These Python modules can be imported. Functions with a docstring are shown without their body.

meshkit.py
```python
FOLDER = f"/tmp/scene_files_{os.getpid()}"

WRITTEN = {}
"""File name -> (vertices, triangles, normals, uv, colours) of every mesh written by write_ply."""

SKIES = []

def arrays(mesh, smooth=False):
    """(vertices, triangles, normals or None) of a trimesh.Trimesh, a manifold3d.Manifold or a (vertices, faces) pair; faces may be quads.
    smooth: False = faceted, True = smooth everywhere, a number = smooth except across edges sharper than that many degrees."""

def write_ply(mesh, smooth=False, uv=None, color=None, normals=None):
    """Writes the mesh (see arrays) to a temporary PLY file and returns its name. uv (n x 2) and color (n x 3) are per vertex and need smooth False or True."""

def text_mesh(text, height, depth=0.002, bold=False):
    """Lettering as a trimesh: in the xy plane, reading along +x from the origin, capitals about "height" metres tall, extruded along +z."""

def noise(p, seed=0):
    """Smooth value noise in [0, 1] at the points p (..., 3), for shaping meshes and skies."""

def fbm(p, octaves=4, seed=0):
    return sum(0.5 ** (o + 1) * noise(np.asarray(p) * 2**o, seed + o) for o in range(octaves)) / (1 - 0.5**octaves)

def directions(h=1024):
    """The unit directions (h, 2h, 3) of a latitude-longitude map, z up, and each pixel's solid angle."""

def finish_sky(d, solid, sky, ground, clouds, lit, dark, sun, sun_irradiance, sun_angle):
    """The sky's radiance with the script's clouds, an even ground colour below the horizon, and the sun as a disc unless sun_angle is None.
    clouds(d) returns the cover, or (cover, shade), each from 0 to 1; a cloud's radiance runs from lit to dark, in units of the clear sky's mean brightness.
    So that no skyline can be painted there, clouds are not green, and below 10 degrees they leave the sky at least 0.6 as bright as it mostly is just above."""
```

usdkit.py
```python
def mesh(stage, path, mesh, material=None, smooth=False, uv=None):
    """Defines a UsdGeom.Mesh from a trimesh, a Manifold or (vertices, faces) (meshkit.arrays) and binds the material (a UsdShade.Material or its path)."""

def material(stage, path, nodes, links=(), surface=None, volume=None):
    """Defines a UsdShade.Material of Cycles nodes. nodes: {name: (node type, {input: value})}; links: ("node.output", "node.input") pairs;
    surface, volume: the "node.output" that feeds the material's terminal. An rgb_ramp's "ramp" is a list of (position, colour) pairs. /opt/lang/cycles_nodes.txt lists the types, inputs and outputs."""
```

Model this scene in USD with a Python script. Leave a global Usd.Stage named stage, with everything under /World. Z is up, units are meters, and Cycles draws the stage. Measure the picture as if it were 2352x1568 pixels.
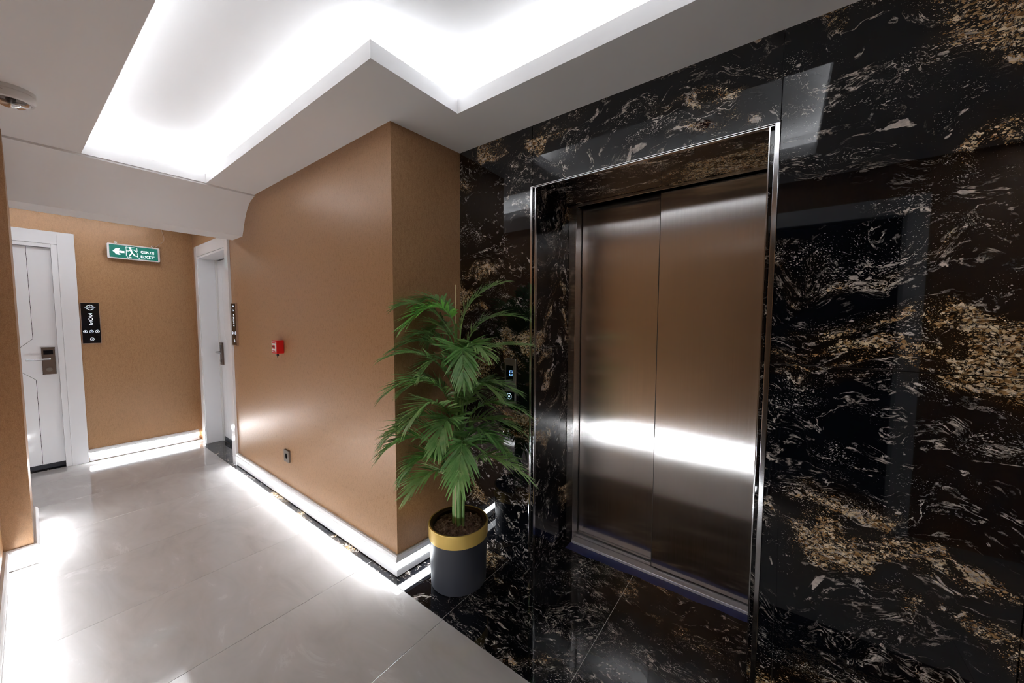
import math, random
import numpy as np, trimesh, usdkit, meshkit
from shapely.geometry import Polygon, box as sbox, Point, LineString
from shapely.ops import unary_union
from pxr import Usd, UsdGeom, UsdLux, UsdShade, Gf, Sdf

stage = Usd.Stage.CreateInMemory()
UsdGeom.SetStageUpAxis(stage, UsdGeom.Tokens.z)
UsdGeom.SetStageMetersPerUnit(stage, 1.0)
UsdGeom.Xform.Define(stage, '/World')
UsdGeom.Scope.Define(stage, '/World/Looks')

# ------------------------------------------------------------------ camera, light level
EXPOSURE = 0.47
LED_FLOOR, LED_COVE, LED_CORRIDOR, LED_ADDED = 25.0, 10.0, 26.0, 36.0   # radiance of the LED strips: skirting, lobby cove, corridor cove, added unseen lobby cove
LED_TINT = (0.93, 0.965, 1.0)
cam = UsdGeom.Camera.Define(stage, '/World/camera')
YAW, PITCH, ROLL = 2.2121, -0.0606, 0.0029
fw = np.array([math.cos(YAW)*math.cos(PITCH), math.sin(YAW)*math.cos(PITCH), math.sin(PITCH)])
rt = np.array([math.sin(YAW), -math.cos(YAW), 0.0]); up = np.cross(rt, fw)
rt, up = math.cos(ROLL)*rt + math.sin(ROLL)*up, -math.sin(ROLL)*rt + math.cos(ROLL)*up
m4 = Gf.Matrix4d(*rt, 0, *up, 0, *(-fw), 0, 1.6076, -1.1293, 1.38, 1)
cam.AddTransformOp().Set(m4)
cam.CreateHorizontalApertureAttr(36.0); cam.CreateVerticalApertureAttr(24.0)
cam.CreateFocalLengthAttr(36.0*828/2352)
cam.CreateClippingRangeAttr(Gf.Vec2f(0.01, 100))
cam.CreateExposureAttr(EXPOSURE)

# ------------------------------------------------------------------ helpers
def lin(r, g, b):
    f = lambda c: (c/255/12.92 if c/255 <= .04045 else ((c/255+.055)/1.055)**2.4)
    return (f(r), f(g), f(b))
used = {}
def numbered(parent, name):
    k = used.get((parent, name), 0); used[(parent, name)] = k+1
    return name if k == 0 else '%s_%03d' % (name, k)
def path_of(parent): return '/World' if parent is None else str(parent.GetPath())
def keys(o, label=None, cat=None, group=None, kind=None):
    for k, v in (('label', label), ('category', cat), ('group', group), ('kind', kind)):
        if v: o.SetCustomDataByKey(k, v)
    return o
def thing(name, label, cat=None, group=None, kind=None):
    n = numbered('/World', name)
    x = UsdGeom.Xform.Define(stage, '/World/'+n)
    return keys(x.GetPrim(), label, cat, group, kind)
def obj(name, mesh, mat, parent=None, label=None, cat=None, group=None, kind=None, smooth=False):
    p = path_of(parent); n = numbered(p, name)
    if isinstance(mesh, (list,)): mesh = trimesh.util.concatenate(mesh)
    o = usdkit.mesh(stage, p+'/'+n, mesh, M[mat], smooth=smooth).GetPrim()
    return keys(o, label, cat, group, kind)
def bx(x0, x1, y0, y1, z0, z1, r=0.0):
    if r <= 0:
        b = trimesh.creation.box(extents=(x1-x0, y1-y0, z1-z0)); b.apply_translation(((x0+x1)/2, (y0+y1)/2, (z0+z1)/2)); return b
    pts = []
    for x, sx in ((x0, 1), (x1, -1)):
        for y, sy in ((y0, 1), (y1, -1)):
            for z, sz in ((z0, 1), (z1, -1)):
                a = r*0.29
                pts += [(x, y+sy*r, z+sz*r), (x+sx*r, y, z+sz*r), (x+sx*r, y+sy*r, z), (x+sx*a, y+sy*a, z+sz*r), (x+sx*a, y+sy*r, z+sz*a), (x+sx*r, y+sy*a, z+sz*a)]
    return trimesh.convex.convex_hull(np.array(pts))
def prism(poly, z0, z1):
    g = getattr(poly, 'geoms', [poly])
    m = trimesh.util.concatenate([trimesh.creation.extrude_polygon(q, z1-z0, engine='earcut') for q in g])
    m.apply_translation((0, 0, z0)); return m
def frame_to(m, o, ex, ey, ez):
    T = np.eye(4); T[:3, 0], T[:3, 1], T[:3, 2], T[:3, 3] = ex, ey, ez, o
    m = m.copy(); m.apply_transform(T); return m
# planes: local (u, v) of a drawing and depth w out of the wall
def on_end(m, x): return frame_to(m, (x, 0, 0), (0, 1, 0), (0, 0, 1), (1, 0, 0))         # u = y, v = z, out = +x
def on_y(m, y): return frame_to(m, (0, y, 0), (1, 0, 0), (0, 0, 1), (0, -1, 0))           # u = x, v = z, out = -y
def tube(pts, radii, sides=8, caps=True):
    p = np.asarray(pts, float); n = len(p); radii = np.broadcast_to(radii, (n,))
    t = np.gradient(p, axis=0); t /= np.linalg.norm(t, axis=1, keepdims=True)
    ref = np.array([0, 0, 1.0]) if abs(t[0][2]) < .9 else np.array([1.0, 0, 0])
    a = np.cross(t, ref); a /= np.linalg.norm(a, axis=1, keepdims=True); b = np.cross(t, a)
    ang = np.arange(sides)*2*np.pi/sides
    v = (p[:, None]+radii[:, None, None]*(np.cos(ang)[None, :, None]*a[:, None]+np.sin(ang)[None, :, None]*b[:, None])).reshape(-1, 3)
    f = []
    for i in range(n-1):
        for j in range(sides):
            k = (j+1) % sides
            f += [(i*sides+j, (i+1)*sides+j, (i+1)*sides+k), (i*sides+j, (i+1)*sides+k, i*sides+k)]
    if caps:
        v = np.vstack([v, p[0], p[-1]])
        for j in range(sides):
            k = (j+1) % sides
            f += [(n*sides, j, k), (n*sides+1, (n-1)*sides+k, (n-1)*sides+j)]
    m = trimesh.Trimesh(v, f, process=False); m.fix_normals(); return m
def lathe(prof, c=(0, 0, 0), sections=64):
    m = trimesh.creation.revolve(np.array(prof, float), sections=sections); m.apply_translation(c); return m
def bez(p0, p1, p2, n):
    t = np.linspace(0, 1, n)[:, None]; p0, p1, p2 = map(np.asarray, (p0, p1, p2))
    c = 2*p1-.5*(p0+p2)                                   # passes through p1 at the middle
    return (1-t)**2*p0+2*t*(1-t)*c+t*t*p2

# ------------------------------------------------------------------ materials
M = {}
def mat(name, nodes, links=(), surface='p.BSDF'):
    M[name] = usdkit.material(stage, '/World/Looks/'+name, nodes, links, surface=surface); return M[name]
def plain(name, color, rough=.5, metal=0.0, **kw):
    return mat(name, {'p': ('principled_bsdf', {'base_color': color, 'roughness': rough, 'metallic': metal, **kw})})
def glow(name, color, strength):
    return mat(name, {'p': ('principled_bsdf', {'base_color': (.8, .8, .8), 'emission_color': color, 'emission_strength': strength})})
plain('paint', (.85, .845, .85), .55)
plain('white_lacquer', (.84, .845, .87), .10)
plain('white_plastic', (.78, .77, .76), .35)
plain('skirting_white', (.82, .82, .83), .3)
glow('led_floor', LED_TINT, LED_FLOOR)
glow('led_cove', LED_TINT, LED_COVE)
glow('led_added', LED_TINT, LED_ADDED)
glow('led_corridor', LED_TINT, LED_CORRIDOR)
plain('grout_grey', lin(120, 118, 115), .8)
plain('joint_black', (.01, .01, .012), .4)
plain('marble_joint', lin(74, 74, 78), .5)
plain('door_gap', (.03, .03, .035), .5)
plain('black_seal', (.012, .013, .02), .25)
plain('bright_aluminium', lin(232, 230, 230), .3)
plain('chrome', (.62, .62, .63), .14, 1.0)
plain('satin_steel', (.38, .38, .38), .42, 1.0)
plain('lock_bronze', lin(104, 88, 78), .38, .6)
plain('black_glass', (.004, .005, .008), .05)
plain('panel_rim', lin(176, 150, 132), .35, .5)
plain('dark_red', (.10, .006, .008), .35)
plain('unlit_black', (.018, .018, .022), .5)
plain('grout_light', lin(190, 188, 184), .7)
plain('blue_reflection', (.03, .042, .15), .04)
plain('red_plastic', (.62, .008, .008), .3)
plain('dark_plastic', (.02, .018, .018), .4)
plain('socket_bronze', lin(120, 110, 102), .4, .5)
plain('sill_metal', lin(196, 192, 196), .35, .5)
plain('pot_black', lin(48, 50, 58), .42)
plain('pot_inner', lin(74, 58, 38), .45, .6)
plain('gold', lin(222, 188, 104), .32, .45)
plain('stake_cream', lin(205, 190, 150), .5)
plain('clear_cable', lin(205, 180, 158), .3)
glow('sign_white', (.86, .9, 1.0), .75)
glow('icon_white', (.75, .85, 1.0), .55)
glow('digit_blue', (.16, .36, 1.0), 1.7)
glow('ring_white', (.45, .7, 1.0), 1.3)
mat('sign_green', {'p': ('principled_bsdf', {'base_color': lin(10, 100, 84), 'roughness': .3, 'emission_color': (0.005, .16, .12), 'emission_strength': .35})})
mat('smoked_dome', {'p': ('principled_bsdf', {'base_color': (.35, .33, .33), 'roughness': .03, 'transmission_weight': .9, 'ior': 1.3})})
plain('dome_lens', (.015, .012, .012), .1)
plain('dome_inside', (.10, .09, .09), .3)

# wallpaper: bronze brown, faintly metallic, finely mottled
mat('wallpaper', {
    'g': ('geometry', {}),
    'mp': ('mapping', {'scale': (1.0, 1.0, .38)}),
    'n1': ('noise_texture', {'scale': 420., 'detail': 3., 'roughness': .7}),
    'n2': ('noise_texture', {'scale': 95., 'detail': 5., 'roughness': .72}),
    'r1': ('rgb_ramp', {'ramp': [(.28, lin(155, 115, 79)), (.5, lin(172, 131, 92)), (.74, lin(188, 150, 112))]}),
    'r2': ('rgb_ramp', {'ramp': [(.35, (.88, .87, .86)), (.65, (1.0, 1.0, 1.0))]}),
    'mx': ('mix_color', {'blend_type': 'multiply', 'fac': 1.0}),
    'rr': ('map_range', {'from_min': .38, 'from_max': .62, 'to_min': .30, 'to_max': .46, 'clamp': True}),
    'b': ('bump', {'strength': .22, 'distance': .0008}),
    'p': ('principled_bsdf', {'metallic': .12})},
    [('g.position', 'mp.vector'), ('mp.vector', 'n1.vector'), ('mp.vector', 'n2.vector'), ('n1.fac', 'r1.fac'), ('n2.fac', 'r2.fac'),
     ('r1.color', 'mx.a'), ('r2.color', 'mx.b'), ('mx.result', 'p.base_color'), ('n2.fac', 'rr.value'), ('rr.result', 'p.roughness'),
     ('n1.fac', 'b.height'), ('b.normal', 'p.normal')])

# polished porcelain: warm pale grey with faint clouds and veins
mat('porcelain', {
    'g': ('geometry', {}), 'oi': ('object_info', {}),
    'mp': ('mapping', {'scale': (1.0, 2.2, 1.0), 'rotation': (0, 0, .5)}),
    'off': ('vector_math', {'math_type': 'multiply_add', 'vector2': (7.0, 3.0, 5.0)}),
    'cx': ('combine_xyz', {}),
    'n1': ('noise_texture', {'scale': 2.6, 'detail': 7., 'roughness': .62, 'distortion': .8}),
    'r1': ('rgb_ramp', {'ramp': [(.3, lin(178, 174, 172)), (.5, lin(187, 184, 182)), (.62, lin(191, 188, 187)), (.655, lin(200, 198, 197)), (.69, lin(188, 185, 184))]}),
    'p': ('principled_bsdf', {'roughness': .07, 'ior': 1.5})},
    [('g.position', 'mp.vector'), ('oi.random', 'cx.x'), ('oi.random', 'cx.y'), ('cx.vector', 'off.vector1'), ('mp.vector', 'off.vector3'),
     ('off.vector', 'n1.vector'), ('n1.fac', 'r1.fac'), ('r1.color', 'p.base_color')])

# black marble: grey flow lines, specks and granular gold patches
def marble(name, tilt, tilt_z=0.0, shift=(0., 0., 0.)):
    N, L = {}, []
    def node(n, kind, inp=None, **links):
        N[n] = (kind, inp or {})
        for k, v in links.items(): L.append((v, n+'.'+k))
    def mth(n, op, v1, v2, clamp=False):
        inp, lk = {'math_type': op, 'use_clamp': clamp}, {}
        for k, v in (('value1', v1), ('value2', v2)):
            if isinstance(v, str): lk[k] = v
            else: inp[k] = v
        node(n, 'math', inp, **lk); return n+'.value'
    def rng_(n, v, a, b, c=0.0, d=1.0):
        node(n, 'map_range', {'from_min': a, 'from_max': b, 'to_min': c, 'to_max': d, 'clamp': True}, value=v); return n+'.result'
    def noi(n, vec, scale, detail, rough, dist=0.0):
        node(n, 'noise_texture', {'scale': scale, 'detail': detail, 'roughness': rough, 'distortion': dist}, vector=vec); return n+'.fac'
    node('g', 'geometry')
    node('gp', 'vector_math', {'math_type': 'add', 'vector2': shift}, vector1='g.position')
    noi('w1', 'gp.vector', 1.6, 3., .55)
    node('w1m', 'vector_math', {'math_type': 'multiply_add', 'vector2': (.60, .60, .60)}, vector1='w1.color', vector3='gp.vector')
    noi('w2', 'w1m.vector', 8.0, 2., .5)
    node('w2m', 'vector_math', {'math_type': 'multiply_add', 'vector2': (.10, .10, .10)}, vector1='w2.color', vector3='w1m.vector')
    node('pf', 'mapping', {'rotation': (0, tilt, tilt_z), 'scale': (1.0, 3.2, 3.2)}, vector='w2m.vector')
    node('w3', 'vector_math', {'math_type': 'multiply_add', 'vector2': (.035, .035, .035)}, vector1='w2.color', vector3='gp.vector')
    node('pg', 'mapping', {'rotation': (0, tilt, tilt_z), 'scale': (1.0, 1.45, 1.45)}, vector='w3.vector')
    node('w4', 'vector_math', {'math_type': 'multiply_add', 'vector2': (.30, .30, .30)}, vector1='w1.color', vector3='w3.vector')
    node('ps', 'mapping', {'rotation': (0, tilt, tilt_z), 'scale': (1.0, 2.3, 2.3)}, vector='w4.vector')
    def grains(n, scale, dens, k, keep, vec='pg.vector'):
        """rounded grains whose size follows dens; keep = share of the cells that carry one"""
        node(n, 'voronoi_texture', {'scale': scale}, vector=vec)
        node(n+'s', 'separate_color', {}, color=n+'.color')
        r = rng_(n+'k', n+'s.r', 1-keep, 1.0, .0, k)
        t = mth(n+'t', 'multiply', r, dens)
        d = mth(n+'d', 'subtract', t, n+'.distance')
        return rng_(n+'o', d, 0.0, .07)
    # gold: two sizes of grain, dense in the middle of a patch and thinning out
    gn = noi('ng', 'pf.vector', 1.15, 5., .60)
    mg = rng_('mg', gn, .560, .622)
    mg2 = rng_('mg2', gn, .542, .625)
    mb = rng_('mb', gn, .51, .60)
    G1 = grains('ga', 88., mg, .98, 1.0)
    G2 = grains('gb', 170., mg2, .90, .95)
    G3 = grains('gc', 260., mg2, .8, .7)
    crumb = rng_('gcr', noi('ngc', 'pg.vector', 110., 4., .7), .40, .52)
    gold = mth('g13', 'multiply', mth('g12', 'maximum', mth('g11', 'maximum', G1, G2), G3), crumb)
    node('gcol', 'rgb_ramp', {'ramp': [(0, lin(112, 78, 40)), (.3, lin(168, 134, 90)), (.65, lin(206, 182, 146)), (1, lin(236, 220, 192))]}, fac='gas.g')
    # specks along the flow
    sn = noi('nsn', 'pf.vector', 2.6, 5., .62)
    ms = rng_('ms', sn, .475, .66)
    S1 = grains('sa', 95., ms, .62, .33, 'ps.vector')
    S2 = grains('sb', 240., ms, .80, .42, 'ps.vector')
    S3 = grains('sc', 30., ms, .50, .20, 'ps.vector')
    sp = mth('s12', 'maximum', mth('s11', 'maximum', S1, S2), S3)
    # fine broken flow lines
    vn = noi('nv', 'pf.vector', 3.4, 7., .60, .35)
    ridge = rng_('vr', mth('v2', 'absolute', mth('v1', 'subtract', vn, .5), 0.0), .016, .004)
    brk = rng_('vb', noi('nvb', 'pg.vector', 26., 4., .7), .46, .60)
    vmask = rng_('vmk', noi('nvm', 'w1m.vector', 2.0, 4., .62), .42, .54)
    vein = mth('vv', 'multiply', mth('vx', 'multiply', ridge, brk), vmask)
    # folded wisps
    an = noi('na', 'pf.vector', 1.9, 5., .58, .4)
    wave = rng_('aw', mth('as', 'sine', mth('am', 'multiply', an, 170.), 0.0), .25, 1.0)
    amask = rng_('amk', noi('nam', 'pf.vector', 2.3, 6., .68), .55, .63)
    wisp = mth('aa', 'multiply', mth('ab', 'multiply', wave, amask), rng_('abk', 'nvb.fac', .40, .56))
    # pale flakes with a stretched outline
    fl_ = rng_('fk', noi('nfk', 'pf.vector', 4.6, 5., .58), .655, .67)
    grey = mth('gr3', 'maximum', mth('gr2', 'maximum', mth('gr1', 'maximum', sp, vein), wisp), fl_)
    node('tone', 'rgb_ramp', {'ramp': [(.35, lin(140, 134, 130)), (.65, lin(218, 207, 196))]}, fac='nvb.fac')
    node('base', 'mix_color', {'a': (.0026, .0032, .0052), 'b': (.013, .0065, .0022)}, fac=mb)
    node('mgrey', 'mix_color', {}, fac=grey, a='base.result', b='tone.color')
    node('mgold', 'mix_color', {}, fac=gold, a='mgrey.result', b='gcol.color')
    N['p'] = ('principled_bsdf', {'roughness': .025, 'ior': 1.6}); L.append(('mgold.result', 'p.base_color'))
    mat(name, N, L)
marble('marble_wall', -.5, shift=(6.6, 5.5, 3.9))
marble('marble_floor', .0, -.55)

# brushed door leaf: grain runs up and down
mat('brushed_steel', {
    'g': ('geometry', {}), 'mp': ('mapping', {'scale': (190., 190., .9)}), 'n': ('noise_texture', {'scale': 1., 'detail': 3.}),
    'rr': ('map_range', {'to_min': .180, 'to_max': .200}),
    'tg': ('combine_xyz', {'x': 0., 'y': 0., 'z': 1.}),
    'p': ('principled_bsdf', {'base_color': (.76, .735, .72), 'metallic': 1.0, 'anisotropic': 1.0, 'anisotropic_rotation': .25, 'roughness': .25})},
    [('g.position', 'mp.vector'), ('mp.vector', 'n.vector'), ('n.fac', 'rr.value'), ('rr.result', 'p.roughness'), ('tg.vector', 'p.tangent')])
# palm leaf
mat('palm_leaf', {
    'oi': ('object_info', {}), 'g': ('geometry', {}), 'n': ('noise_texture', {'scale': 30., 'detail': 3.}),
    'r': ('rgb_ramp', {'ramp': [(.0, lin(84, 134, 74)), (.5, lin(122, 170, 98)), (1., lin(176, 206, 136))]}),
    'mx': ('math', {'math_type': 'multiply_add', 'value2': .5}),
    'p': ('principled_bsdf', {'roughness': .28, 'ior': 1.6}), 't': ('translucent_bsdf', {'color': lin(50, 120, 30)}), 'm': ('mix_closure', {'fac': .18})},
    [('g.position', 'n.vector'), ('oi.random', 'mx.value1'), ('n.fac', 'mx.value3'), ('mx.value', 'r.fac'), ('r.color', 'p.base_color'), ('p.BSDF', 'm.closure1'), ('t.BSDF', 'm.closure2')], surface='m.closure')
plain('palm_leaf_fresh', lin(120, 195, 80), .35)
mat('palm_stem', {'g': ('geometry', {}), 'mp': ('mapping', {'scale': (90., 90., 6.)}), 'n': ('noise_texture', {'scale': 1., 'detail': 3.}),
    'r': ('rgb_ramp', {'ramp': [(.3, lin(84, 124, 58)), (.7, lin(146, 178, 106))]}), 'p': ('principled_bsdf', {'roughness': .45})},
    [('g.position', 'mp.vector'), ('mp.vector', 'n.vector'), ('n.fac', 'r.fac'), ('r.color', 'p.base_color')])
mat('bark', {'g': ('geometry', {}), 'n': ('noise_texture', {'scale': 60., 'detail': 3.}),
    'ri': ('rgb_ramp', {'ramp': [(.3, lin(74, 50, 40)), (.5, lin(124, 92, 78)), (.75, lin(176, 146, 132))]}), 'p': ('principled_bsdf', {'roughness': .75})},
    [('g.position', 'n.vector'), ('n.fac', 'ri.fac'), ('ri.color', 'p.base_color')])

# ------------------------------------------------------------------ dimensions
H, S, L = 2.37, .46, 3.691           # soffit height, depth of the elevator wall, distance of the end wall
YP, XP = -1.17, -1.71                # corridor pier: its face to the corridor and its face to the lobby
YR, XO, XA, XE = -1.27, 1.50, 2.22, 3.70       # rear wall, its dark doorway from XO to XA, far right end
TOP = 2.62
SL = .028                            # the short brown face runs slightly out of square

# ------------------------------------------------------------------ floor
fl = thing('floor', 'polished floor of large pale porcelain tiles with black marble tiles before the elevator', kind='structure')
obj('grout_bed', bx(-L-.15, XE+.1, -3.4, S+.5, -.06, -.0022), 'grout_grey', fl)
obj('grout_bed', [bx(-.22, XE+.1, -.052, S+.4, -.0022, -.0006), bx(-3.47, -.215, -.052, .02, -.0022, -.0009)], 'grout_light', fl)
def slab(x0, x1, y0, y1, m, z0=-.0216, z1=0.0, g=.0009):
    obj('marble_tile' if m == 'marble_floor' else 'porcelain_tile', bx(x0+g, x1-g, y0+g, y1-g, z0, z1, .0009), m, fl)
xs = [-L-.1, -3.29, -2.675, -2.06, -1.445, -.83, -.205, .41, 1.025, 1.64, 2.255, 2.87, 3.485, XE+.1]
for a, b in zip(xs[:-1], xs[1:]):
    slab(a, b, -1.285, -.0517, 'porcelain')
    if a < -2.3 or a > .9:
        slab(a, b, -2.49, -1.285, 'porcelain')
for a, b in zip([-3.47, -2.577, -1.98, -1.39, -.80], [-2.577, -1.98, -1.39, -.80, -.218]):
    slab(a, b, -.0517, .134 if a < -3 else .02, 'marble_floor')
for a, b in zip([-.218, .403, 1.016, 1.63, 2.24, 2.855], [.403, 1.016, 1.63, 2.24, 2.855, XE+.1]):
    slab(a, b, -.0517, .845 if .3 < a < 1.5 else .50, 'marble_floor')
slab(-L-.1, -3.47, -.0517, .02, 'porcelain')

# ------------------------------------------------------------------ ceiling with the L-shaped light cove
ce = thing('ceiling', 'white dropped ceiling with an L-shaped recess lit from hidden strips', kind='structure')
hole = Polygon([(-1.802, -.305), (.317, -.305), (.317, .156), (1.73, .156), (1.73, -.80), (-1.802, -.893)])
low = unary_union([sbox(-1.815, -2.6, XE+.1, 0.02), sbox(-.05, -.1, XE+.1, S+.05)])
hole3 = sbox(2.62, -.90, 3.50, .16)  # added out-of-view recess, put in to brighten the short brown face
obj('soffit', prism(low.difference(hole).difference(hole3), H, H+.07), 'paint', ce)
wide = hole.buffer(.16, join_style=2).intersection(sbox(-1.98, -3, 4, 4))
obj('cove_wall', prism(wide.buffer(.03, join_style=2).difference(wide), H+.07, H+.19), 'paint', ce)
obj('recess_panel', prism(wide.buffer(.05, join_style=2), H+.19, H+.22), 'paint', ce)
wide3 = hole3.buffer(.15, join_style=2)
obj('cove_wall', prism(wide3.buffer(.03, join_style=2).difference(wide3), H+.07, H+.19), 'paint', ce)
obj('recess_panel', prism(wide3.buffer(.05, join_style=2), H+.19, H+.22), 'paint', ce)
obj('cove_light', prism(hole3.buffer(.115, join_style=2).difference(hole3.buffer(.085, join_style=2)), H+.0705, H+.083), 'led_added', None, 'added unseen light strip that brightens the lobby from further right along the elevator wall', 'light strip')
hole2 = sbox(-3.42, -1.75, -2.66, -.30)
obj('corridor_panel', prism(sbox(-L-.1, -2.7, -2.30, .02).difference(hole2), H, H+.07), 'paint', ce)
wide2 = hole2.buffer(.15, join_style=2)
obj('cove_wall', prism(wide2.buffer(.03, join_style=2).difference(wide2), H+.07, H+.19), 'paint', ce)
obj('recess_panel', prism(wide2.buffer(.05, join_style=2), H+.19, H+.22), 'paint', ce)
obj('cove_light', prism(hole2.buffer(.115, join_style=2).difference(hole2.buffer(.085, join_style=2)), H+.0705, H+.083), 'led_corridor', None, 'hidden white light strip in the ceiling recess over the far corridor end', 'light strip')
ring = hole.buffer(.115, join_style=2).difference(hole.buffer(.085, join_style=2)).intersection(sbox(-1.95, -3, 4, 4))
obj('cove_light', prism(ring, H+.0705, H+.083), 'led_cove', None, 'hidden white light strip lying in the L-shaped ceiling recess', 'light strip')

beam_prof = [(-1.812, 2.432), (-1.812, 2.358), (-1.856, 2.349), (-1.895, 2.338), (-1.929, 2.323), (-1.972, 2.293), (-2.010, 2.257), (-2.043, 2.213), (-2.070, 2.166), (-2.095, 2.122), (-2.118, 2.083), (-2.366, 2.083), (-2.366, 2.432)]
bm = frame_to(trimesh.creation.extrude_polygon(Polygon([(x, z) for x, z in beam_prof]), 1.20, engine='earcut'), (0, .01, 0), (1, 0, 0), (0, 0, 1), (0, -1, 0))
obj('trim_1', bm, 'paint', None, 'white ceiling beam with a curved front across the corridor', kind='structure', smooth=25)

# ------------------------------------------------------------------ walls
w = thing('wall_corridor', 'bronze wallpapered corner block beside the elevator', kind='structure')
obj('plaster', prism(Polygon([(-2.50, 0), (0, 0), (SL, S+.02), (-2.50, S+.02)]), 0, TOP), 'wallpaper', w)
obj('plaster', [bx(-L-.1, -3.44, 0, .22, 0, TOP), bx(-3.44, -2.50, 0, .22, 2.06, TOP)], 'wallpaper', w)
w = thing('wall_end', 'bronze wallpapered end wall of the corridor with a white door', kind='structure')
obj('plaster', [bx(-L-.15, -L, -.97, 0, 0, TOP), bx(-L-.15, -L, -1.87, -.97, 2.03, TOP), bx(-L-.15, -L, -2.4, -1.87, 0, TOP)], 'wallpaper', w)
w = thing('wall_left', 'bronze wallpapered pier at the left edge of the picture', kind='structure')
obj('plaster', bx(-2.42, XP, -2.4, YP, 0, TOP), 'wallpaper', w)
w = thing('wall_rear', 'bronze wallpapered wall behind the camera', kind='structure')
obj('plaster', bx(-L-.1, -2.42, -2.5, -2.4, 0, TOP), 'wallpaper', w)
obj('plaster', bx(XP-.02, XO, YR-.1, YR, 0, TOP), 'wallpaper', w)
obj('plaster', bx(XO, XA, YR-.1, YR, 2.05, TOP), 'wallpaper', w)
obj('plaster', bx(XA, XE, YR-.1, YR, 0, TOP), 'wallpaper', w)
obj('dark_panel', [bx(XO-.3, XO-.2, -2.5, YR-.1, 0, TOP), bx(XA+.4, XA+.5, -2.5, YR-.1, 0, TOP), bx(XO-.3, XA+.5, -2.55, -2.45, 0, TOP)], 'unlit_black', w)  # near-black colour stands in for the darkness of the unlit room
obj('plaster', bx(XE, XE+.1, YR-.1, S+.1, 0, TOP), 'wallpaper', w)

# marble elevator wall: slabs with open joints over a dark backing
wr = thing('wall_right', 'black marble slab wall around the elevator', kind='structure')
X0, X1, ZT = .5487, 1.567, 2.06        # clad opening
YD = .835                               # plane of the steel frame
ZJ = 1.226
G = .0012
def wslab(x0, x1, z0, z1): obj('marble_slab', bx(x0+G, x1-G, S, S+.016, z0+G, z1-G, .0008), 'marble_wall', wr)
wslab(SL-.004, X0, 0, ZJ); wslab(SL-.004, X0, ZJ, H+.02)
wslab(X0, X1+.012, ZT+.002, H+.02)
for a, b in ((X1+.012, 2.168), (2.168, 2.77), (2.77, 3.37), (3.37, XE)):
    wslab(a, b, 0, ZJ); wslab(a, b, ZJ, H+.02)
obj('backing', [bx(-.1, X0-.02, S+.0155, S+.06, 0, TOP), bx(X1+.02, XE+.1, S+.0155, S+.06, 0, TOP), bx(X0-.03, X1+.03, S+.0155, S+.06, ZT+.018, TOP)], 'marble_joint', wr)
# reveal
for z0, z1 in ((0, ZJ), (ZJ, ZT)):
    obj('marble_slab', bx(X0, X0+.016, S+.0165, YD+.02, z0+G, z1-G, .0008), 'marble_wall', wr)
    obj('marble_slab', bx(X1-.016, X1, S+.0165, YD+.02, z0+G, z1-G, .0008), 'marble_wall', wr)
obj('marble_slab', bx(X0+.017, X1-.017, S+.0165, YD+.02, ZT, ZT+.016, .0008), 'marble_wall', wr)
obj('shaft_lining', [bx(X0-.05, X0-.002, S+.06, 1.3, 0, TOP), bx(X1+.002, X1+.05, S+.06, 1.3, 0, TOP), bx(X0-.05, X1+.05, 1.2, 1.25, 0, TOP), bx(X0, X1, S+.06, 1.2, ZT+.02, ZT+.06)], 'joint_black', wr)

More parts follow.
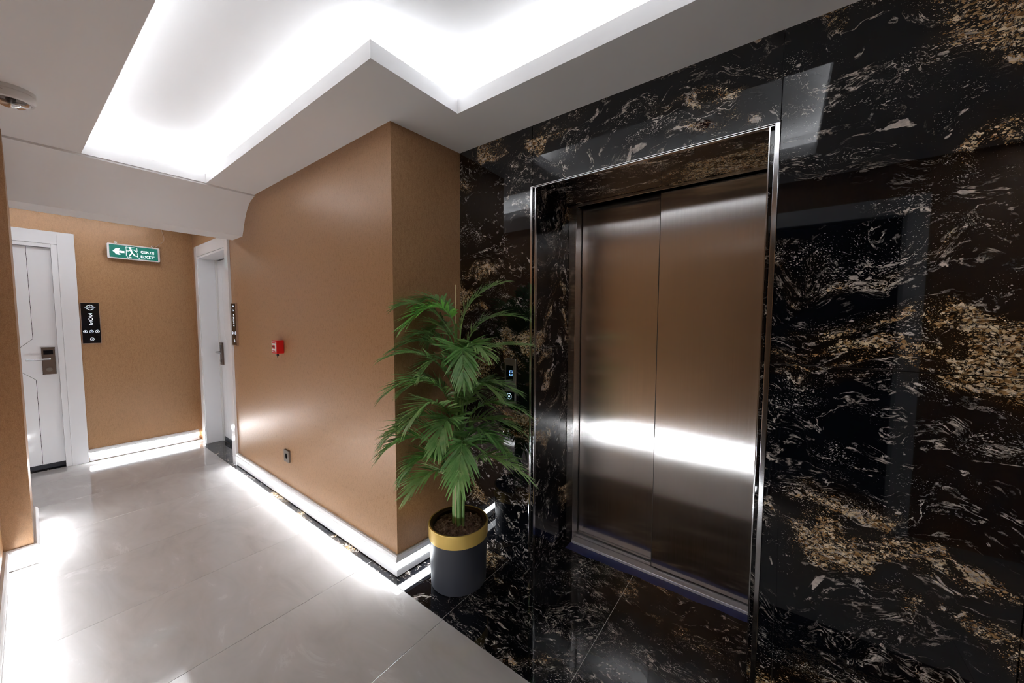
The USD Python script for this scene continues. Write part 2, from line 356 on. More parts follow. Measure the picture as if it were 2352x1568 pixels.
# ------------------------------------------------------------------ lit skirting boards
def skirting(side, runs, label):
    b = thing('baseboard_'+side, label, kind='structure')
    for (ax, ay), (bx_, by), out, ma, mb in runs:              # run from a to b on the wall, out = normal, ma / mb = mitre at the ends
        d = np.array([bx_-ax, by-ay]); ln = np.hypot(*d); d = d/ln; o = np.array(out)
        def put(prof, name, m):
            g = trimesh.creation.extrude_polygon(Polygon(prof), ln, engine='earcut')
            v = g.vertices.copy(); end = v[:, 2] > ln/2
            v[:, 2] += np.where(end, mb, -ma)*v[:, 0]; g.vertices = v
            obj(name, frame_to(g, (ax, ay, 0), (*o, 0), (0, 0, 1), (*d, 0)), m, b)
        c = [(.0, .006), (.0145, .006), (.0145, .044), (.006, .046), (.006, .088), (.0215, .0885), (.0215, .102), (.017, .113), (.010, .119), (0, .119)]
        put(c, 'board', 'skirting_white')
        put([(.0065, .0465), (.0165, .0465), (.0175, .0880), (.0065, .0880)], 'light_diffuser', 'led_floor')
skirting('corridor', [((-2.462, 0), (0, 0), (0, -1), 0, 1), ((0, 0), (SL-.002, S-.001), (1, -SL/S), 1, 0)], 'white skirting with a glowing strip along the brown corner block')
skirting('end', [((-L, -.838), (-L, -.022), (1, 0), 0, 0)], 'white skirting with a glowing strip under the exit sign')
skirting('left', [((-2.36, YP), (XP, YP), (0, 1), 0, 1), ((XP, YR), (XP, YP), (1, 0), -1, 1)], 'white skirting with a glowing strip around the left pier')
skirting('rear', [((XP, YR), (XO, YR), (0, 1), -1, 0), ((-2.42, -2.38), (-2.42, YP-.01), (-1, 0), 0, 0)], 'white skirting with a glowing strip on the walls behind')

# ------------------------------------------------------------------ doors
def bronze_lock(par, place, side, w0=.038, w1=.119):
    """lock plate drawn round (0, 0); side = direction of the lever (-1 towards -u)"""
    pl = obj('lock_plate', place(trimesh.util.concatenate([bx(-w0, w0, -w1, w1, 0, .016, .003), bx(-w0-.001, w0+.001, w1-.003, w1+.003, 0, .018), bx(-w0-.001, w0+.001, -w1-.003, -w1+.003, 0, .018)])), 'lock_bronze', par)
    obj('card_window', place(bx(-.027, .027, .058, .096, .0155, .0175)), 'black_glass', pl)
    kn = trimesh.creation.cylinder(radius=.018, height=.008, sections=40); kn.apply_translation((0, -.079, .019))
    obj('cover_knob', place(kn), 'socket_bronze', pl)
    lv = trimesh.util.concatenate([tube([(.008*-side, .018, .014), (.008*-side, .018, .058)], .010, 14), tube([(.010*-side, .018, .056), (side*.03, .018, .058), (side*.125, .0165, .060)], .0085, 14)])
    obj('lever_handle', place(lv), 'chrome', par, smooth=40)
def arch_parts(par, place, u0, u1, zt, lo=.0, wdt=.102):
    """architrave round an opening u0..u1 up to zt, front at w = .02"""
    obj('architrave', place(bx(u0-wdt, u0, lo, zt+.112, -.01, .02, .002)), 'white_lacquer', par)
    obj('architrave', place(bx(u1, u1+wdt, lo, zt+.112, -.01, .02, .002)), 'white_lacquer', par)
    obj('architrave', place(bx(u0, u1, zt, zt+.112, -.01, .0195, .002)), 'white_lacquer', par)
def door_leaf(par, place, u0, u1, z0, z1, groove, w0=-.04, w1=0.0):
    """leaf in two pieces with an angular open groove between them"""
    line = LineString(groove).buffer(.0013, join_style=2, cap_style=2)
    rect = sbox(u0, z0, u1, z1)
    for g in sorted(rect.difference(line).geoms, key=lambda q: -q.area): obj('door_panel', place(prism(g, w1-.006, w1)), 'white_lacquer', par)
    obj('door_core', place(bx(u0, u1, z0, z1, w0, w1-.006)), 'door_gap', par)
# door 303 on the end wall
d = thing('door_1', 'white lacquered room door with an angular groove at the far left', kind='structure')
pe = lambda m: on_end(m, -L)
arch_parts(d, pe, -1.868, -.944, 2.045)
for a, b in ((-.981, -.944), (-1.868, -1.831)): obj('frame_stop', pe(bx(a, b, 0, 2.045, -.06, .012, .002)), 'white_lacquer', d)
obj('frame_stop', pe(bx(-1.831, -.981, 2.012, 2.045, -.06, .012, .002)), 'white_lacquer', d)
door_leaf(d, pe, -1.8305, -.9815, .052, 2.010, [(-1.116, 2.2), (-1.114, 1.197), (-1.195, 1.111), (-1.195, .913), (-1.113, .828), (-1.111, -.1)], -.075, -.028)
obj('bottom_seal', pe(bx(-1.829, -.983, .010, .052, -.075, -.022, .003)), 'black_seal', d)
obj('threshold', pe(bx(-1.868, -.944, 0.0, .008, -.10, .0)), 'marble_floor', d)
bronze_lock(d, lambda m: on_end(frame_to(m, (-1.036, .995, -.028), (1, 0, 0), (0, 1, 0), (0, 0, 1)), -L), -1)
obj('closet_dark', pe(bx(-1.87, -.96, 0, 2.05, -.13, -.10)), 'door_gap', d)
# door 302 in the brown wall
d = thing('door_2', 'white recessed room door in the brown corridor wall beside the end wall', kind='structure')
py = lambda m: on_y(m, 0.0)
arch_parts(d, py, -3.445, -2.552, 2.040, wdt=.092)
for a, b in ((-3.445, -3.425), (-2.572, -2.552)): obj('jamb', py(bx(a, b, 0, 2.04, -.20, .014, .002)), 'white_lacquer', d)
obj('jamb', py(bx(-3.425, -2.572, 2.02, 2.04, -.20, .014, .002)), 'white_lacquer', d)
for a, b in ((-3.425, -3.407), (-2.590, -2.572)): obj('frame_stop', py(bx(a, b, 0, 2.02, -.20, -.128, .002)), 'white_plastic', d)
door_leaf(d, py, -3.405, -2.592, .052, 2.010, [(-3.265, 2.2), (-3.268, 1.197), (-3.187, 1.111), (-3.187, .913), (-3.268, .828), (-3.268, -.1)], -.19, -.145)
obj('bottom_seal', py(bx(-3.405, -2.592, .008, .052, -.19, -.139, .003)), 'black_seal', d)
bronze_lock(d, lambda m: on_y(frame_to(m, (-3.352, .995, -.145), (1, 0, 0), (0, 1, 0), (0, 0, 1)), 0.0), 1)
obj('closet_dark', py(bx(-3.44, -2.55, 0, 2.05, -.24, -.205)), 'door_gap', d)
# open dark doorway behind the camera, seen only as a reflection in the marble
d = thing('door_3', 'white framed dark doorway behind, mirrored in the marble at the right', kind='structure')
pb = lambda m: frame_to(m, (0, YR, 0), (-1, 0, 0), (0, 0, 1), (0, 1, 0))
obj('architrave', pb(bx(-XA-.085, -XA+.01, 0, 2.155, -.10, .02, .002)), 'white_lacquer', d)
obj('architrave', pb(bx(-XA+.01, -XO, 2.05, 2.155, -.10, .0195, .002)), 'white_lacquer', d)
# ------------------------------------------------------------------ elevator
el = thing('elevator', 'brushed steel elevator with two sliding leaves set in black marble', 'elevator')
FX0, FX1 = .613, 1.543
def steel(name, m, mt='brushed_steel', parent=el, **k): return obj(name, m, mt, parent, **k)
ZH = 2.043
steel('jamb', bx(X0+.017, FX0, YD, YD+.20, 0, ZH+.012, .002))
steel('jamb', bx(FX1, X1-.017, YD, YD+.20, 0, ZH+.012, .002))
steel('header', bx(FX0, FX1, YD, YD+.045, ZH, ZT-.001, .0015))
XM = 1.080
steel('door_leaf', bx(FX0+.004, XM+.06, .912, .942, .024, ZH+.03, .002))
steel('door_leaf', bx(XM, FX1-.001, .868, .898, .024, ZH-.003, .002))
sl_ = obj('edge_strip', bx(XM-.0012, XM+.0012, .8665, .8990, .024, ZH-.003), 'joint_black', el)  # dark strip stands in for the gap shadow between the leaves
steel('sill', [bx(FX0-.001, FX1+.001, YD-.012, .874, 0.0005, .016, .0015), bx(FX0, FX1, .874, .882, 0.0005, .008), bx(FX0, FX1, .882, .903, 0.0005, .016), bx(FX0, FX1, .903, .911, .0005, .008), bx(FX0, FX1, .911, 1.0, .0005, .016)], 'sill_metal')
t = .009
steel('trim', [bx(X0-t, X0+.004, S-.005, S+.0165, 0, ZT+.0048, .0015), bx(X0+.0165, X0+.020, S+.0, S+.018, 0, ZT)], 'chrome')
steel('trim', [bx(X1-.004, X1+.012, S-.005, S+.0165, 0, ZT+.0048, .0015), bx(X1-.020, X1-.0165, S+.0, S+.018, 0, ZT)], 'chrome')
steel('trim', [bx(X0-t, X1+.012, S-.0045, S+.002, ZT+.001, ZT+.0048, .001), bx(X0, X1, S-.001, S+.0165, ZT-.0035, ZT-.0002, .0005)], 'chrome')

pf_ = thing('protective_film', 'blue sheet on the black floor along the elevator sill, coloured as a reflection', 'painted reflection')  # blue colour stands in for the band mirrored in the floor
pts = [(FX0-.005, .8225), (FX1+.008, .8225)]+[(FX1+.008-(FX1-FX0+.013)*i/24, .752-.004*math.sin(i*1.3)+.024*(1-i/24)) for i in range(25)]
obj('sheet', prism(Polygon(pts), 0.0, .0006), 'blue_reflection', pf_)
# call panel
cp = thing('call_panel', 'narrow steel elevator call panel on black marble showing a blue 0', 'elevator panel')
cu, z0, z1 = .4205, .909, 1.165
pw = lambda m: on_y(m, S)
obj('face_plate', pw(bx(cu-.0385, cu+.0385, z0, z1, -.001, .017, .005)), 'satin_steel', cp, smooth=20)
disp = obj('display', pw(bx(cu-.027, cu+.020, 1.046, 1.128, .0165, .0178)), 'black_glass', cp)
def seg0(cx, cz, wd, hg, th, slant=.0):
    out = []
    for (a, b, c_, d_) in ((-wd/2, wd/2, hg/2-th, hg/2), (-wd/2, wd/2, -hg/2, -hg/2+th), (-wd/2, -wd/2+th, .003, hg/2-th-.002), (-wd/2, -wd/2+th, -hg/2+th+.002, -.003), (wd/2-th, wd/2, .003, hg/2-th-.002), (wd/2-th, wd/2, -hg/2+th+.002, -.003)):
        out.append(bx(cx+a, cx+b, cz+c_, cz+d_, .0175, .0186))
    return out
obj('digit', pw(trimesh.util.concatenate(seg0(cu+.008, 1.086, .019, .032, .0035))), 'digit_blue', disp)
bt = obj('button_plate', pw(bx(cu-.034, cu+.030, .930, .983, .0165, .0185, .002)), 'black_glass', cp)
def ringm(r0, r1, cx, cz, wz0, wz1, n=40): return prism(Point(cx, cz).buffer(r1, n).difference(Point(cx, cz).buffer(r0, n)) if r0 > 0 else Point(cx, cz).buffer(r1, n), wz0, wz1)
obj('ring', pw(ringm(.0145, .0165, cu-.004, .957, .0183, .0192)), 'ring_white', bt)
obj('dot', pw(ringm(0, .0055, cu-.004, .957, .0183, .0192)), 'ring_white', bt)

# ------------------------------------------------------------------ exit sign
ex = thing('exit_sign', 'green and white exit sign with a left arrow and running figure', 'exit sign')
ey0, ey1, ez0, ez1, exx = -.645, -.277, 1.966, 2.110, .062
ps = lambda m: on_end(m, -L)
obj('housing', ps(bx(ey0+.006, ey1-.006, ez0+.006, ez1-.006, .0, exx-.008)), 'white_plastic', ex)
rim = sbox(ey0, ez0, ey1, ez1).buffer(-.012).buffer(.012, 6).difference(sbox(ey0+.014, ez0+.011, ey1-.014, ez1-.011))
obj('rim', ps(prism(rim, exx-.022, exx+.003)), 'bright_aluminium', ex)
obj('face', ps(bx(ey0+.012, ey1-.012, ez0+.009, ez1-.009, exx-.009, exx-.003)), 'sign_green', ex)
def face_uv(px, py):      # position on the sign's face: px 0..1 left to right, py 0..1 top to bottom
    return ey0+.014+px*(ey1-ey0-.028), ez1-.011-py*(ez1-ez0-.022)
def fpoly(pts): return Polygon([face_uv(*q) for q in pts])
def fline(pts, wd): return LineString([face_uv(*q) for q in pts]).buffer(wd/2, cap_style=1, join_style=1)
wf = (exx-.003, exx-.0018)
obj('arrow', ps(prism(fpoly([(.065, .5), (.135, .27), (.215, .27), (.18, .44), (.30, .44), (.30, .60), (.18, .60), (.22, .76), (.145, .76)]), *wf)), 'sign_white', ex)
obj('door_outline', ps(prism(unary_union([fline([(.335, .09), (.56, .09)], .003), fline([(.335, .09), (.335, .80), (.375, .965)], .003), fline([(.56, .09), (.56, .40)], .003), fline([(.56, .52), (.56, .80), (.60, .93)], .003)]), *wf)), 'sign_white', ex)
body = unary_union([Point(face_uv(.418, .155)).buffer(.0088), fline([(.425, .30), (.455, .52)], .0135), fline([(.425, .29), (.385, .40), (.345, .41)], .0062), fline([(.435, .27), (.50, .28), (.55, .42)], .0066),
                    fline([(.45, .52), (.395, .80)], .0098), fline([(.455, .50), (.505, .74), (.565, .755)], .0092), fline([(.39, .90), (.435, .915)], .0066)])
obj('running_figure', ps(prism(body, *wf)), 'sign_white', ex)
def lettering(text, height, u, v, width=None, bold=True, depth=.0012, w0=0.0):
    tm = meshkit.text_mesh(text, height, depth, bold=bold)
    b = tm.bounds; k = 1.0 if width is None else width/(b[1][0]-b[0][0])
    tm.apply_translation((-b[0][0], 0, 0)); tm.apply_scale((k, 1, 1)); tm.apply_translation((u, v, w0)); return tm
u, v = face_uv(.632, .46); obj('lettering', ps(lettering('ÇIKIŞ', .0215, u, v, .100, w0=exx-.003)), 'sign_white', ex)
u, v = face_uv(.632, .86); obj('lettering', ps(lettering('EXIT', .0245, u, v, .100, w0=exx-.003)), 'sign_white', ex)
for yy in (-.585, -.327):
    tor = trimesh.creation.torus(.0075, .0028, major_sections=20, minor_sections=8)
    obj('eyelet', ps(trimesh.util.concatenate([frame_to(tor, (yy, ez1+.013, exx-.012), (1, 0, 0), (0, 1, 0), (0, 0, 1)), tube([(yy, ez1-.003, exx-.012), (yy, ez1+.007, exx-.012)], .0022, 6)])), 'bright_aluminium', ex, smooth=40)
cab = [(-.311, ez1-.002), (-.300, ez1+.014), (-.272, ez1+.045), (-.243, ez1+.075), (-.232, ez1+.115), (-.240, ez1+.16), (-.252, ez1+.22), (-.255, H+.004)]
from scipy.interpolate import CubicSpline
tt = np.linspace(0, 1, len(cab)); cs = CubicSpline(tt, np.array(cab))(np.linspace(0, 1, 40))
obj('cable', ps(tube([(a, b, exx-.03) for a, b in cs], .0024, 6)), 'clear_cable', ex, smooth=40)

# ------------------------------------------------------------------ room number panels
def number_panel(digits, place, u0, u1, z0, z1, label):
    p = thing('room_number_panel', label, 'room sign')
    cx = (u0+u1)/2; w_, h_ = u1-u0, z1-z0
    obj('rim', place(prism(sbox(u0, z0, u1, z1).buffer(-.004).buffer(.004, 4).difference(sbox(u0+.004, z0+.004, u1-.004, z1-.004)), 0, .0132)), 'panel_rim', p)
    obj('back_box', place(bx(u0+.004, u1-.004, z0+.004, z1-.004, 0, .0095)), 'dark_plastic', p)
    obj('glass', place(bx(u0+.0042, u1-.0042, z0+.0042, z1-.0042, .010, .0125)), 'black_glass', p)
    k = (.0124, .0131)
    Z = lambda f: z1-f*h_
    ch = unary_union([LineString([(cx-.022, Z(.092)), (cx, Z(.058)), (cx+.022, Z(.092))]).buffer(.0022, cap_style=2), LineString([(cx-.022, Z(.150)), (cx, Z(.184)), (cx+.022, Z(.150))]).buffer(.0022, cap_style=2),
                      LineString([(cx-.034, Z(.121)), (cx+.034, Z(.121))]).buffer(.0011), Point(cx, Z(.082)).buffer(.0025)])
    obj('emblem', place(prism(ch, *k)), 'icon_white', p)
    for i, c in enumerate(digits):
        obj('digit', place(lettering(c, .0325, cx-.0128+.001*0, Z(.345+.0975*i), .0256, bold=False, depth=.0007, w0=k[0])), 'sign_white', p)
    def icon(du, f, glyph):
        q = Point(cx+du, Z(f))
        g = unary_union([q.buffer(.0140).difference(q.buffer(.0112)), glyph(cx+du, Z(f))])
        obj('touch_icon', place(prism(g, *k)), 'icon_white', p)
    icon(-.038, .705, lambda a, b: unary_union([Point(a, b-.002).buffer(.006), sbox(a-.0012, b, a+.0012, b+.008)]))
    icon(0.0, .705, lambda a, b: sbox(a-.006, b-.0015, a+.006, b+.0015))
    icon(.038, .705, lambda a, b: unary_union([Point(a, b).buffer(.0045).difference(Point(a, b).buffer(.0025)), sbox(a-.001, b-.006, a+.001, b+.006)]))
    icon(.002, .890, lambda a, b: unary_union([sbox(a-.002, b-.006, a, b+.006), Point(a+.003, b).buffer(.004).difference(Point(a+.003, b).buffer(.002))]))
number_panel('303', lambda m: on_end(m, -L), -.835, -.712, 1.139, 1.531, 'black glass panel with white number 303 beside the far white door')
number_panel('302', lambda m: on_y(m, 0.0), -2.445, -2.325, 1.137, 1.522, 'black glass panel with white number 302 seen edge-on beside the recessed door')

# ------------------------------------------------------------------ small wall devices
fc = thing('fire_call_point', 'red fire alarm call point on the brown wall above the socket', 'fire alarm')
obj('housing', on_y(bx(-1.443, -1.352, 1.124, 1.222, 0, .050, .004), 0), 'red_plastic', fc)
obj('front_label', on_y(bx(-1.437, -1.358, 1.134, 1.212, .0495, .0520, .002), 0), 'white_plastic', fc)
obj('press_panel', on_y(trimesh.util.concatenate([bx(-1.420, -1.375, 1.160, 1.186, .0515, .0530), bx(-1.428, -1.367, 1.200, 1.207, .0515, .0525), bx(-1.422, -1.373, 1.140, 1.146, .0515, .0525)]), 0), 'red_plastic', fc)
obj('print', on_y(trimesh.util.concatenate([bx(-1.426+.012*i, -1.418+.012*i, 1.170, 1.177, .0525, .0535) for i in range(4)]), 0), 'dark_plastic', fc)
obj('test_key', on_y(trimesh.util.concatenate([bx(-1.410, -1.392, 1.104, 1.128, .020, .034, .003), bx(-1.404, -1.398, 1.094, 1.108, .024, .030, .001)]), 0), 'dark_plastic', fc)
so = thing('power_socket', 'bronze grey square power socket low on the brown wall', 'power socket')
hole_s = Point(-1.351, .347).buffer(.0215, 16)
obj('cover_plate', on_y(prism(sbox(-1.394, .302, -1.308, .392).buffer(-.004).buffer(.004, 4).difference(hole_s), 0, .013), 0), 'socket_bronze', so)
obj('socket_well', on_y(prism(Point(-1.351, .347).buffer(.0214, 16), .0005, .003), 0), 'dark_plastic', so)
obj('socket_well', on_y(prism(Point(-1.351, .347).buffer(.0212, 16).difference(Point(-1.351, .347).buffer(.018, 16)), .003, .011), 0), 'dark_plastic', so)
for dz in (-.0095, .0095): obj('pin_hole', on_y(ringm(0, .0028, -1.351, .347+dz, .0028, .0036, 8), 0), 'joint_black', so)

# ------------------------------------------------------------------ dome camera on the ceiling
dc = thing('dome_camera', 'white dome security camera on the ceiling at the left edge', 'security camera')
DX, DY = -1.112, -1.128
R = .066
obj('base', lathe([(0, H), (R, H), (R, H-.017), (R-.0015, H-.018), (R-.0015, H-.019), (R, H-.020), (R, H-.040), (R-.004, H-.049), (R-.012, H-.052), (R-.014, H-.050), (R-.014, H-.045), (0, H-.045)], (DX, DY, 0), 72), 'white_plastic', dc, smooth=30)
r2 = R-.0145
prof = [(r2*math.sin(a), H-.047-.030*math.cos(a)) for a in np.linspace(math.pi/2, 0, 14)]
obj('dome', lathe([(r2, H-.046)]+prof, (DX, DY, 0), 48), 'smoked_dome', dc, smooth=50)
obj('lens_carriage', [bx(DX-.034, DX+.034, DY-.012, DY+.012, H-.058, H-.045, .003), lathe([(0, H-.046), (.017, H-.046), (.016, H-.062), (.012, H-.068), (0, H-.069)], (DX+.01, DY-.004, 0), 28)], 'dome_inside', dc, smooth=35)
obj('lens', lathe([(0, H-.0688), (.009, H-.0686), (.008, H-.071), (0, H-.072)], (DX+.01, DY-.004, 0), 24), 'dome_lens', dc, smooth=35)
logo = frame_to(lettering('HIKVISION', .0042, -.014, 0, .028, bold=False, depth=.0004), (0, 0, 0), (1, 0, 0), (0, 1, 0), (0, 0, 1))
lv = logo.vertices; a0 = math.atan2(-1.1293-DY-.02, 1.6076-DX)
ang = a0-.55+lv[:, 0]/R
logo.vertices = np.stack([DX+(R+lv[:, 2]*.5)*np.cos(ang), DY+(R+lv[:, 2]*.5)*np.sin(ang), H-.030+lv[:, 1]], 1)
obj('brand_print', logo, 'dark_plastic', dc)

# smoke detector in the recess above, mirrored in the marble
sd = thing('smoke_detector', 'round white smoke detector in the ceiling recess, mirrored above the elevator', 'smoke detector')
SX, SY, SZ = 1.19, -.385, H+.19
obj('base', lathe([(0, SZ), (.055, SZ), (.055, SZ-.016), (.048, SZ-.024), (0, SZ-.024)], (SX, SY, 0), 48), 'white_plastic', sd, smooth=30)
obj('sensor_cap', lathe([(.040, SZ-.024), (.038, SZ-.040), (.025, SZ-.052), (0, SZ-.056)], (SX, SY, 0), 48), 'dark_red', sd, smooth=40)

# ------------------------------------------------------------------ the photographer's tripod, below the camera; mirrored in the marble
tp = thing('tripod', 'black three-legged camera tripod mirrored in the marble right of the elevator', 'tripod')
AX = np.array([1.66, -1.10, 1.13])
obj('head', [lathe([(0, 0), (.024, 0), (.026, .02), (.022, .045), (.030, .060), (.030, .072), (0, .072)], AX+(0, 0, .045), 28), bx(AX[0]-.045, AX[0]+.045, AX[1]-.03, AX[1]+.03, AX[2]+.117, AX[2]+.127, .003)], 'dark_plastic', tp, smooth=35)
obj('centre_column', tube([AX+(0, 0, .05), AX+(0, 0, -.34)], .013, 12), 'dark_plastic', tp, smooth=40)
for fx, fy in ((1.905, -1.09), (1.565, -.86), (1.50, -1.20)):
    ft = np.array([fx, fy, 0.012]); dr = ft-AX; P = lambda f: AX+dr*f
    lg = obj('leg', [tube([P(.02), P(.42)], .0155, 12), tube([P(.40), P(.70)], .0125, 12), tube([P(.68), P(.985)], .0095, 12)], 'dark_plastic', tp, smooth=40)
    obj('leg_clamp', tube([P(.385), P(.43)], .021, 12), 'dark_plastic', lg, smooth=40); obj('leg_clamp', tube([P(.675), P(.715)], .018, 12), 'dark_plastic', lg, smooth=40)
    obj('rubber_foot', tube([P(.965), P(1.0)], .014, 12), 'dark_plastic', lg, smooth=40)
    obj('brace', tube([AX+(0, 0, -.32), P(.44)], .006, 8), 'dark_plastic', tp, smooth=40)

# ------------------------------------------------------------------ planter, bark and palm
PX, PY = .272, .189
po = thing('planter', 'black cylindrical planter with a wide gold rim band', 'plant pot')
obj('pot', lathe([(0, 0), (.140, 0), (.145, .004), (.1525, .248), (.1525, .249), (.146, .249), (.140, .03), (0, .03)], (PX, PY, 0), 96), 'pot_black', po, smooth=30)
obj('rim_band', lathe([(.1500, .249), (.1548, .249), (.1555, .251), (.1560, .316), (.1550, .318), (.1485, .318), (.1480, .316), (.1480, .249), (.1500, .249)], (PX, PY, 0), 96), 'gold', po, smooth=30)
obj('inner_liner', lathe([(.1478, .317), (.1350, .311), (.1330, .308), (.1325, .16), (.1455, .16), (.1478, .24), (.1478, .317)], (PX, PY, 0), 96), 'pot_inner', po, smooth=30)
rng = np.random.default_rng(5)
chips = []
for i in range(620):
    r, a = .124*math.sqrt(rng.random()), rng.random()*6.283
    c_ = trimesh.creation.icosphere(subdivisions=0 if i > 250 else 1); c_.vertices *= (1+.5*rng.random((len(c_.vertices), 1)))
    c_.apply_scale(np.array([.0075, .0055, .004])*(.7+.8*rng.random()))
    c_.apply_transform(trimesh.transformations.random_rotation_matrix(rng.random(3)))
    c_.apply_translation((PX+r*math.cos(a), PY+r*math.sin(a), .283+.012*rng.random()+.006*(1-r/.124))); chips.append(c_)
bed = trimesh.creation.cylinder(radius=.1322, height=.125, sections=48); bed.apply_translation((PX, PY, .2215))
obj('bark_chips', chips+[bed], 'bark', None, 'brown bark chips filling the gold rimmed planter', 'bark chips', kind='stuff')

pt = thing('palm', 'tall artificial areca palm with feathery green fronds in the planter', 'potted palm')
rng = np.random.default_rng(11)
STEMS = [((.262, .182), (.266, .184), 1.36, .0165), ((.288, .176), (.283, .200), 1.12, .0120), ((.254, .200), (.262, .180), 1.02, .0120), ((.292, .202), (.289, .207), 1.00, .0105), ((.274, .208), (.272, .192), 1.24, .0115), ((.246, .178), (.258, .175), .80, .0095), ((.302, .190), (.297, .214), .74, .0090)]
for (b0, b1, zt, rad) in STEMS:
    pts = bez((*b0, .27), ((b0[0]+b1[0])/2, (b0[1]+b1[1])/2, (.27+zt)/2), (*b1, zt), 14)
    obj('stem', tube(pts, np.linspace(rad, rad*.5, 14), 9), 'palm_stem', pt, smooth=50)
obj('support_stake', tube([(.268, .170, .27), (.2665, .178, .95), (.2662, .1831, 1.556)], .0042, 8), 'stake_cream', pt, smooth=50)
FR = [
( (0.283,0.201,1.230),(0.316,0.233,1.455),(0.464,0.341,1.571),0.070),
( (0.271,0.188,1.320),(0.240,0.086,1.441),(0.186,-0.069,1.349),0.100),
( (0.268,0.185,1.343),(0.158,0.159,1.479),(0.037,0.122,1.457),0.090),
( (0.265,0.182,1.276),(0.149,0.093,1.443),(0.035,-0.008,1.440),0.080),
( (0.289,0.207,1.117),(0.350,0.268,1.354),(0.511,0.411,1.393),0.090),
( (0.262,0.178,1.231),(0.165,0.166,1.353),(0.094,0.151,1.259),0.080),
( (0.273,0.191,1.095),(0.194,0.081,1.264),(0.073,-0.069,1.224),0.080),
( (0.267,0.184,1.004),(0.201,0.046,1.197),(0.082,-0.117,1.190),0.080),
( (0.283,0.200,1.026),(0.371,0.119,1.240),(0.448,0.054,1.107),0.110),
( (0.289,0.207,1.127),(0.401,0.277,1.232),(0.566,0.396,1.250),0.080),
( (0.263,0.180,0.866),(0.215,0.046,1.081),(0.104,-0.123,1.022),0.110),
( (0.298,0.215,0.880),(0.384,0.240,1.050),(0.540,0.345,1.010),0.090),
( (0.295,0.212,0.818),(0.421,0.254,0.953),(0.566,0.373,0.906),0.090),
( (0.266,0.183,0.808),(0.282,0.029,0.977),(0.257,-0.111,0.899),0.100),
( (0.259,0.176,0.681),(0.207,0.009,0.862),(0.123,-0.133,0.810),0.110),
( (0.255,0.172,0.599),(0.215,-0.011,0.803),(0.123,-0.147,0.755),0.110),
( (0.278,0.195,0.597),(0.386,0.106,0.791),(0.442,0.020,0.636),0.120),
( (0.297,0.214,0.537),(0.439,0.216,0.699),(0.606,0.346,0.581),0.110),
( (0.258,0.175,0.493),(0.272,0.047,0.635),(0.224,-0.087,0.558),0.110),
( (0.297,0.215,0.748),(0.365,0.283,0.860),(0.515,0.396,0.799),0.100),
( (0.268,0.185,0.633),(0.144,0.102,0.677),(0.070,0.030,0.574),0.100),
( (0.294,0.211,0.631),(0.344,0.280,0.737),(0.458,0.386,0.656),0.100),
( (0.279,0.196,0.865),(0.254,0.275,0.986),(0.262,0.350,0.962),0.090),
( (0.271,0.188,1.163),(0.387,0.163,1.259),(0.492,0.156,1.219),0.090),
( (0.266,0.184,1.150),(0.180,0.130,1.290),(0.075,0.050,1.290),0.085),
( (0.264,0.182,0.930),(0.170,0.105,1.060),(0.060,0.010,1.010),0.100),
( (0.262,0.180,0.740),(0.165,0.090,0.880),(0.062,-0.020,0.840),0.105),
( (0.290,0.206,0.960),(0.390,0.210,1.060),(0.500,0.240,1.010),0.095),
( (0.292,0.208,0.700),(0.400,0.190,0.830),(0.520,0.230,0.760),0.105),
( (0.272,0.190,0.760),(0.330,0.070,0.900),(0.370,-0.040,0.800),0.105),
( (0.266,0.184,0.560),(0.180,0.080,0.680),(0.110,-0.030,0.590),0.105),
( (0.276,0.194,1.060),(0.250,0.100,1.180),(0.215,0.000,1.120),0.090)]
def leaflet(base, d, side, length, width, droop, nrm):
    n = 6; V, F = [], []
    pos = np.array(base, float); dirv = d.copy()
    for i in range(n):
        s = i/(n-1)
        wd = width*(.35+.65*min(1, s/.25)) if s < .25 else width*(1-((s-.25)/.75)**1.8)
        cr = np.cross(dirv, nrm); cr /= np.linalg.norm(cr)+1e-9
        up_ = np.cross(cr, dirv)
        V += [pos-cr*wd/2+up_*wd*.18, pos, pos+cr*wd/2+up_*wd*.18]
        dirv = dirv+np.array([0, 0, -droop/(n-1)]); dirv /= np.linalg.norm(dirv)
        pos = pos+dirv*length/(n-1)
    for i in range(n-1):
        for a in (0, 1):
            p, q = i*3+a, (i+1)*3+a
            F += [(p, q, q+1), (p, q+1, p+1)]
    return np.array(V), np.array(F)
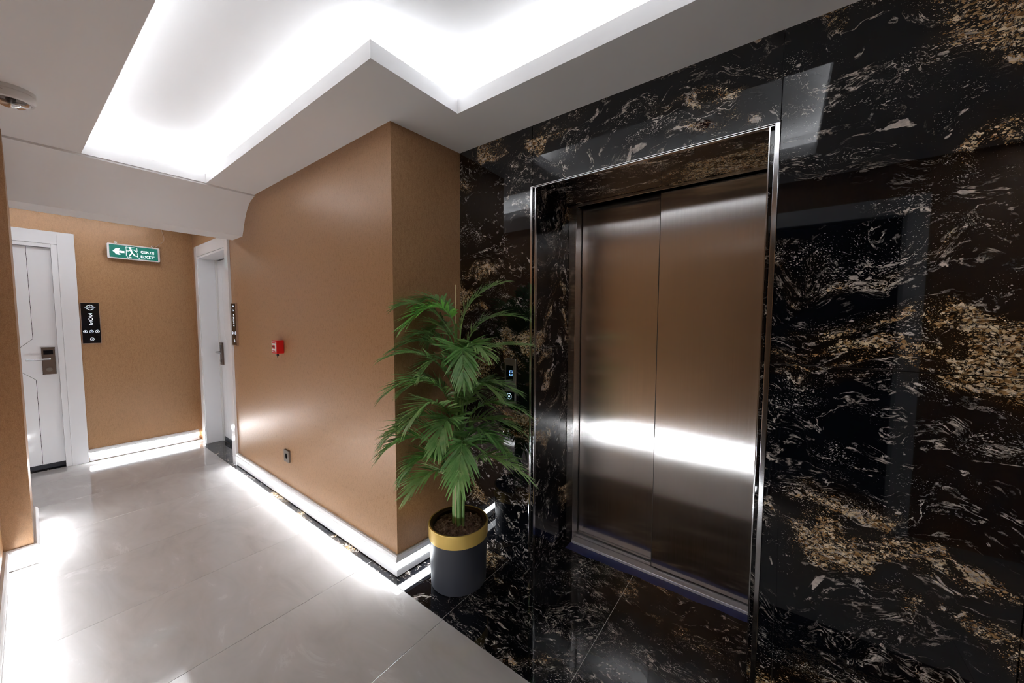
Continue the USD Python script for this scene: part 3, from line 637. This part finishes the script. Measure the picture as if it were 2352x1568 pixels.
for fi, (o, m_, t_, hw) in enumerate(FR):
    C = bez(o, m_, t_, 40)
    tg = np.gradient(C, axis=0); tg /= np.linalg.norm(tg, axis=1, keepdims=True)
    Vs, Fs, k = [], [], 0
    nl = 27
    for j in range(nl):
        s = .18+.81*j/(nl-1)
        i = min(39, int(s*39)); T_ = tg[i]
        sd_ = np.cross(T_, (0, 0, 1.0)); sd_ /= np.linalg.norm(sd_)+1e-9
        nr = np.cross(sd_, T_)
        for sg in (-1, 1):
            fwd = .52+.75*(j/(nl-1))+rng.normal(0, .10)
            dv = T_*fwd+sd_*sg*(1.0-.45*j/(nl-1))+nr*(.25+rng.normal(0, .08)); dv /= np.linalg.norm(dv)
            ln = hw*1.50*(math.sin(math.pi*(.20+.62*j/(nl-1)))**.8)*(.88+.24*rng.random())
            V, F = leaflet(C[i]+sd_*sg*.002, dv, sg, ln, .0142*(.7+.5*rng.random()), .20+.40*rng.random(), nr)
            Vs.append(V); Fs.append(F+k); k += len(V)
    T_ = tg[-1]; nr = np.cross(np.cross(T_, (0, 0, 1.0)), T_)
    V, F = leaflet(C[-1], T_, 1, hw*.8, .014, .4, nr/np.linalg.norm(nr)); Vs.append(V); Fs.append(F+k)
    VV = np.vstack(Vs)                                     # leaf tips bend along the walls they touch
    hi = VV[:, 1] > .445; VV[hi, 1] = .445-.12*(VV[hi, 1]-.445)
    inb = (VV[:, 1] > -.004) & (VV[:, 0] < SL*VV[:, 1]/S+.006)
    dx, dy = SL*VV[:, 1]/S+.006-VV[:, 0], VV[:, 1]+.004
    VV[inb & (dx < dy), 0] += dx[inb & (dx < dy)]; VV[inb & (dx >= dy), 1] -= dy[inb & (dx >= dy)]
    fm = trimesh.Trimesh(VV, np.vstack(Fs), process=False)
    fo = obj('frond', fm, 'palm_leaf_fresh' if fi == 1 else 'palm_leaf', pt, 'bright yellow-green upper frond' if fi == 1 else None, smooth=True)
    obj('stalk', tube(C, np.linspace(.0042, .0012, 40), 6), 'palm_stem', fo, smooth=50)
